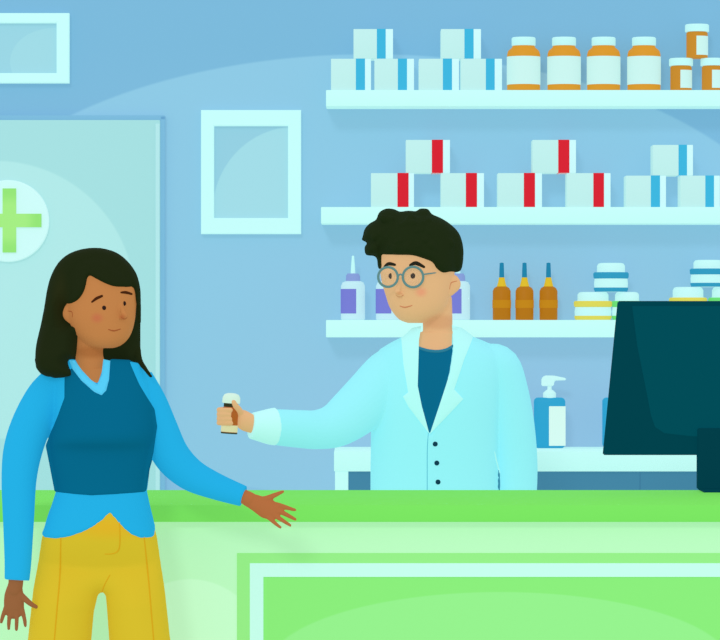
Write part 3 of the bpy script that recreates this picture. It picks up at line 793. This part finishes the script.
# hair
hd2 = rows_depth(HEAD2, 2.2)
h2 = [(362.5, 237), (364.5, 229), (370, 223), (376, 219.5), (379, 212.5), (386, 208.5), (394, 209), (400, 211.5), (408, 210.5), (416, 211), (420, 208.5), (428, 209), (432, 214), (441, 218), (451, 224.5), (459, 233), (463, 245), (463.5, 258), (460.5, 271), (450, 272), (442, 273), (435.5, 268.5), (432, 263), (424, 259.5), (412, 256), (398, 255.5), (386, 255), (381.5, 256), (382, 268), (378, 268), (376, 257), (366, 255), (364.5, 247), (367, 243), (361.5, 240)]
bm = bmesh.new()
def fh2(x, y, d):
    a, b = hd2(x, y)
    return max(a+.028*rnd(d, 7) if a > 0 else 0, .075*rnd(d, 20)), max(b+.022*rnd(d, 6) if b > 0 else 0, .07*rnd(d, 20))
relief(bm, poly_smooth(h2, 3), Y2, fh2, step=2.5)
back = [(380, 225), (400, 214), (430, 214), (452, 228), (461, 250), (457, 268), (449, 282), (444, 294), (432, 300), (415, 300), (395, 280), (382, 262)]
relief(bm, back, Y2+.06, lambda x, y, d: (.01*rnd(d, 5), .062*rnd(d, 28)), step=4)
import random
random.seed(4)
for i in range(46):      # curls
    x = random.uniform(370, 456); y = random.uniform(217, 250)
    a, b = fh2(x, y, 12); r = random.uniform(3.2, 5.2)*S(Y2); w = P(x, y, Y2)
    if (x < 378 and y < 228) or x > 438 and y < 236: continue
    res = bmesh.ops.create_icosphere(bm, subdivisions=2, radius=r)
    for v in res['verts']: v.co += Vector((w.x, Y2-a+r*.55, w.z))
me = fuse(bm, .003, 2)
m_hair2 = mat('hair_black', (30, 42, 19), e=.6, rough=.8, spec=.02)
link('hair', me, m_hair2, man)

# inner shirt
td2 = rows_depth(TORSO2)
bm = bmesh.new()
sh = [(417, 346), (424, 348.5), (437, 350), (449, 347.5), (456, 342), (462, 380), (455, 440), (405, 440), (404, 380), (408, 350)]
relief(bm, sh, Y2, lambda x, y, d: (td2(x, y)[0]+.002, -.02), step=3)
ish = obj('inner_shirt', bm, mat('inner_shirt_teal', (6, 104, 142)), man)
bvi = bvh_of([ish.data, body2.data])
bm = bmesh.new(); line_on(bm, bvi, [(418, 347.5, 1.3), (427, 350.5, 1.5), (437, 351.5, 1.5), (446, 350, 1.5), (453, 346, 1.3)], Y2, lift=.001); obj('shirt_collar', bm, mat('shirt_collar', (46, 126, 156)), man)

# lab coat: body and sleeves
bm = bmesh.new()
coat = [(402, 337), (392, 342), (380, 349), (373, 358), (371.5, 380), (371, 430), (370.5, 470), (370.5, 500), (368, 560), (364, 640), (362, 680), (508, 680), (506, 640), (502, 560), (498.5, 500), (498.5, 470), (499, 430), (502, 390), (503, 358), (492, 344), (474, 337), (464, 333), (452, 333), (451, 352), (448, 372), (440, 400), (428.5, 432.5), (421, 405), (417, 385), (416.5, 360), (418, 334), (412, 333)]
relief(bm, coat, Y2, lambda x, y, d: (td2(x, y)[0]+.012*rnd(d, 4), td2(x, y)[1]+.012*rnd(d, 4)), step=3)
tube(bm, [(402, 366, Y2, 21), (389.5, 374, Y2-.01, 25.5), (370, 397, Y2-.04, 27), (353, 413, Y2-.08, 25.5), (336, 425, Y2-.12, 22.3), (318, 429.5, Y2-.15, 19.8), (300, 429, Y2-.18, 19), (275, 427, Y2-.215, 17.8), (262, 426, Y2-.23, 15)], seg=28, round_ends=False)
tube(bm, [(486, 364, Y2, 20), (498, 368, Y2, 22.5), (507, 392, Y2, 21.5), (514, 425, Y2, 20.5), (518, 463, Y2, 19.5), (518, 500, Y2-.01, 18.5), (517, 545, Y2-.03, 16)], seg=28, round_ends=False)
me = fuse(bm, .003, 3)
m_coat = mat('coat_pale_blue', (153, 243, 254))
coat_o = link('lab_coat', me, m_coat, man); bvc = bvh_of([me])
m_lap = mat('lapel_white', (182, 252, 252))
def lapel(pts):
    bm = bmesh.new()
    def f(x, y, d):
        l, n = hit(bvc, x, y, Y2)
        a = td2(x, y)[0]+.012; return a+.007*rnd(d+.6, 3), -(a-.012)
    relief(bm, pts, Y2, f, step=2.5)
    obj('lapel', bm, m_lap, man)
lapel([(401, 338), (412, 328), (421, 326), (418.5, 340), (417, 385), (421, 405), (428.5, 432.5), (408, 406), (402.5, 395.5), (407.5, 391.5), (403, 364)])
lapel([(452, 325), (462, 328), (473, 336), (463.5, 358), (453, 388.5), (462, 398), (443, 418), (429, 432.5), (440.5, 398), (449, 372), (452.5, 350)])
m_btn = mat('button_dark', (14, 60, 80))
for px, py in ((435.2, 444), (436.8, 463), (438, 482)):
    l, n = hit(bvc, px, py, Y2); r = 2.5*S(l.y)
    bm = bmesh.new(); disc(bm, l, r, l.y-.003, l.y+.001, 20, .001); obj('button', bm, m_btn, man)
m_cs = mat('coat_seam', (96, 190, 214))
bm = bmesh.new(); line_on(bm, bvc, [(428.3, 433, .35), (427.3, 450, .4), (427.2, 475, .4), (427.2, 505, .4)], Y2); obj('placket_seam', bm, m_cs, man)
bm = bmesh.new(); line_on(bm, bvc, [(498.2, 468, .4), (499, 476, 1.1), (499, 492, 1.2), (499, 505, 1.2)], Y2); obj('pocket_slit', bm, mat('slit_blue', (58, 138, 168)), man)
bm = bmesh.new(); line_on(bm, bvc, [(494.5, 452, .5), (496, 460, .9), (498, 468, 1.1), (500, 473, .4)], Y2); obj('pocket_edge', bm, m_lap, man)
m_cuff = mat("cuff_white", (192, 253, 254))
bm = bmesh.new(); tube(bm, [(251, 425.5, Y2-.242, 13.2), (256, 426, Y2-.237, 14.4), (268, 426.5, Y2-.222, 17.8), (275, 426.5, Y2-.214, 19)], seg=28, round_ends=False, sub=3)
me = fuse(bm, .003, 2); link('cuff', me, m_cuff, man)
# trousers and shoes behind the counter
bm = bmesh.new()
tube(bm, [(408, 600, Y2, 34), (402, 700, Y2, 28), (399, 780, Y2, 24), (398, 788, Y2, 24)], seg=24, round_ends=False)
tube(bm, [(462, 600, Y2, 34), (468, 700, Y2, 28), (471, 780, Y2, 24), (472, 788, Y2, 24)], seg=24, round_ends=False)
me = fuse(bm, .005, 3); link('trousers', me, mat('trousers_navy', (40, 76, 110)), man)
for px in (397, 473):
    bm = bmesh.new(); a = P(px, 0, Y2).x
    tube(bm, [(a, Y2+.06, .045, .04), (a, Y2, .045, .045), (a, Y2-.09, .036, .04), (a, Y2-.14, .03, .03)], wpts=True, seg=20)
    for v in bm.verts: v.co.z = max(v.co.z, .0)
    obj('shoe', bm, mat('shoe_dark', (36, 40, 44)), man)

# bottle in the hand
zb0 = P(0, 433.5, Yb).z
t = empty('medicine_bottle', (bc.x, Yb, zb0)); t.rotation_euler.y = math.radians(4); tag(t, 'small brown medicine bottle with white cap, gripped in the outstretched hand', 'bottle')
part('glass_body', t, [(0, 0), (7.6, 0), (8, .8), (8, 25.5), (6.5, 27.5), (0, 27.5)], mat('held_amber', (176, 92, 30), rough=.35, spec=.3), Y=Yb)
part('base_ring', t, [(0, -.2), (8.2, -.2), (8.3, 1.2), (0, 1.2)], mat('held_dark', (62, 76, 60)), Y=Yb)
curved_label('paper_label', t, 8, 1.6, 8.5, 175, 365, mat('held_label', (226, 222, 178)), Y=Yb)
part('neck_ring', t, [(0, 26), (7.2, 26), (7.2, 30.5), (0, 30.5)], mat('held_dark2', (50, 54, 34)), Y=Yb)
part('screw_cap', t, [(0, 30.3), (8.6, 30.3), (9, 31.5), (8.8, 36), (7.2, 39), (4, 40.3), (0, 40.6)], mat('held_cap', (214, 242, 228)), Y=Yb)

# ------------------------------------------------------------------ light, camera
w = bpy.data.worlds.new('World'); bpy.context.scene.world = w; w.use_nodes = True
bg = w.node_tree.nodes['Background']; bg.inputs[0].default_value = (1, 1, 1, 1); bg.inputs[1].default_value = .92
sl = bpy.data.lights.new('sun', 'SUN'); sl.energy = .75; sl.angle = math.radians(9)
so = bpy.data.objects.new('sun', sl); so.rotation_euler = (math.radians(66), 0, math.radians(-12)); C.objects.link(so)
cam = bpy.data.cameras.new('camera'); cam.sensor_width = 36; cam.lens = 36*CAM_D/(720*K); cam.clip_end = 100
co = bpy.data.objects.new('camera', cam); co.location = CAM; co.rotation_euler = (PI/2, 0, 0); C.objects.link(co)
bpy.context.scene.camera = co
bpy.context.scene.view_settings.view_transform = 'Standard'
bpy.context.scene.view_settings.look = 'None'
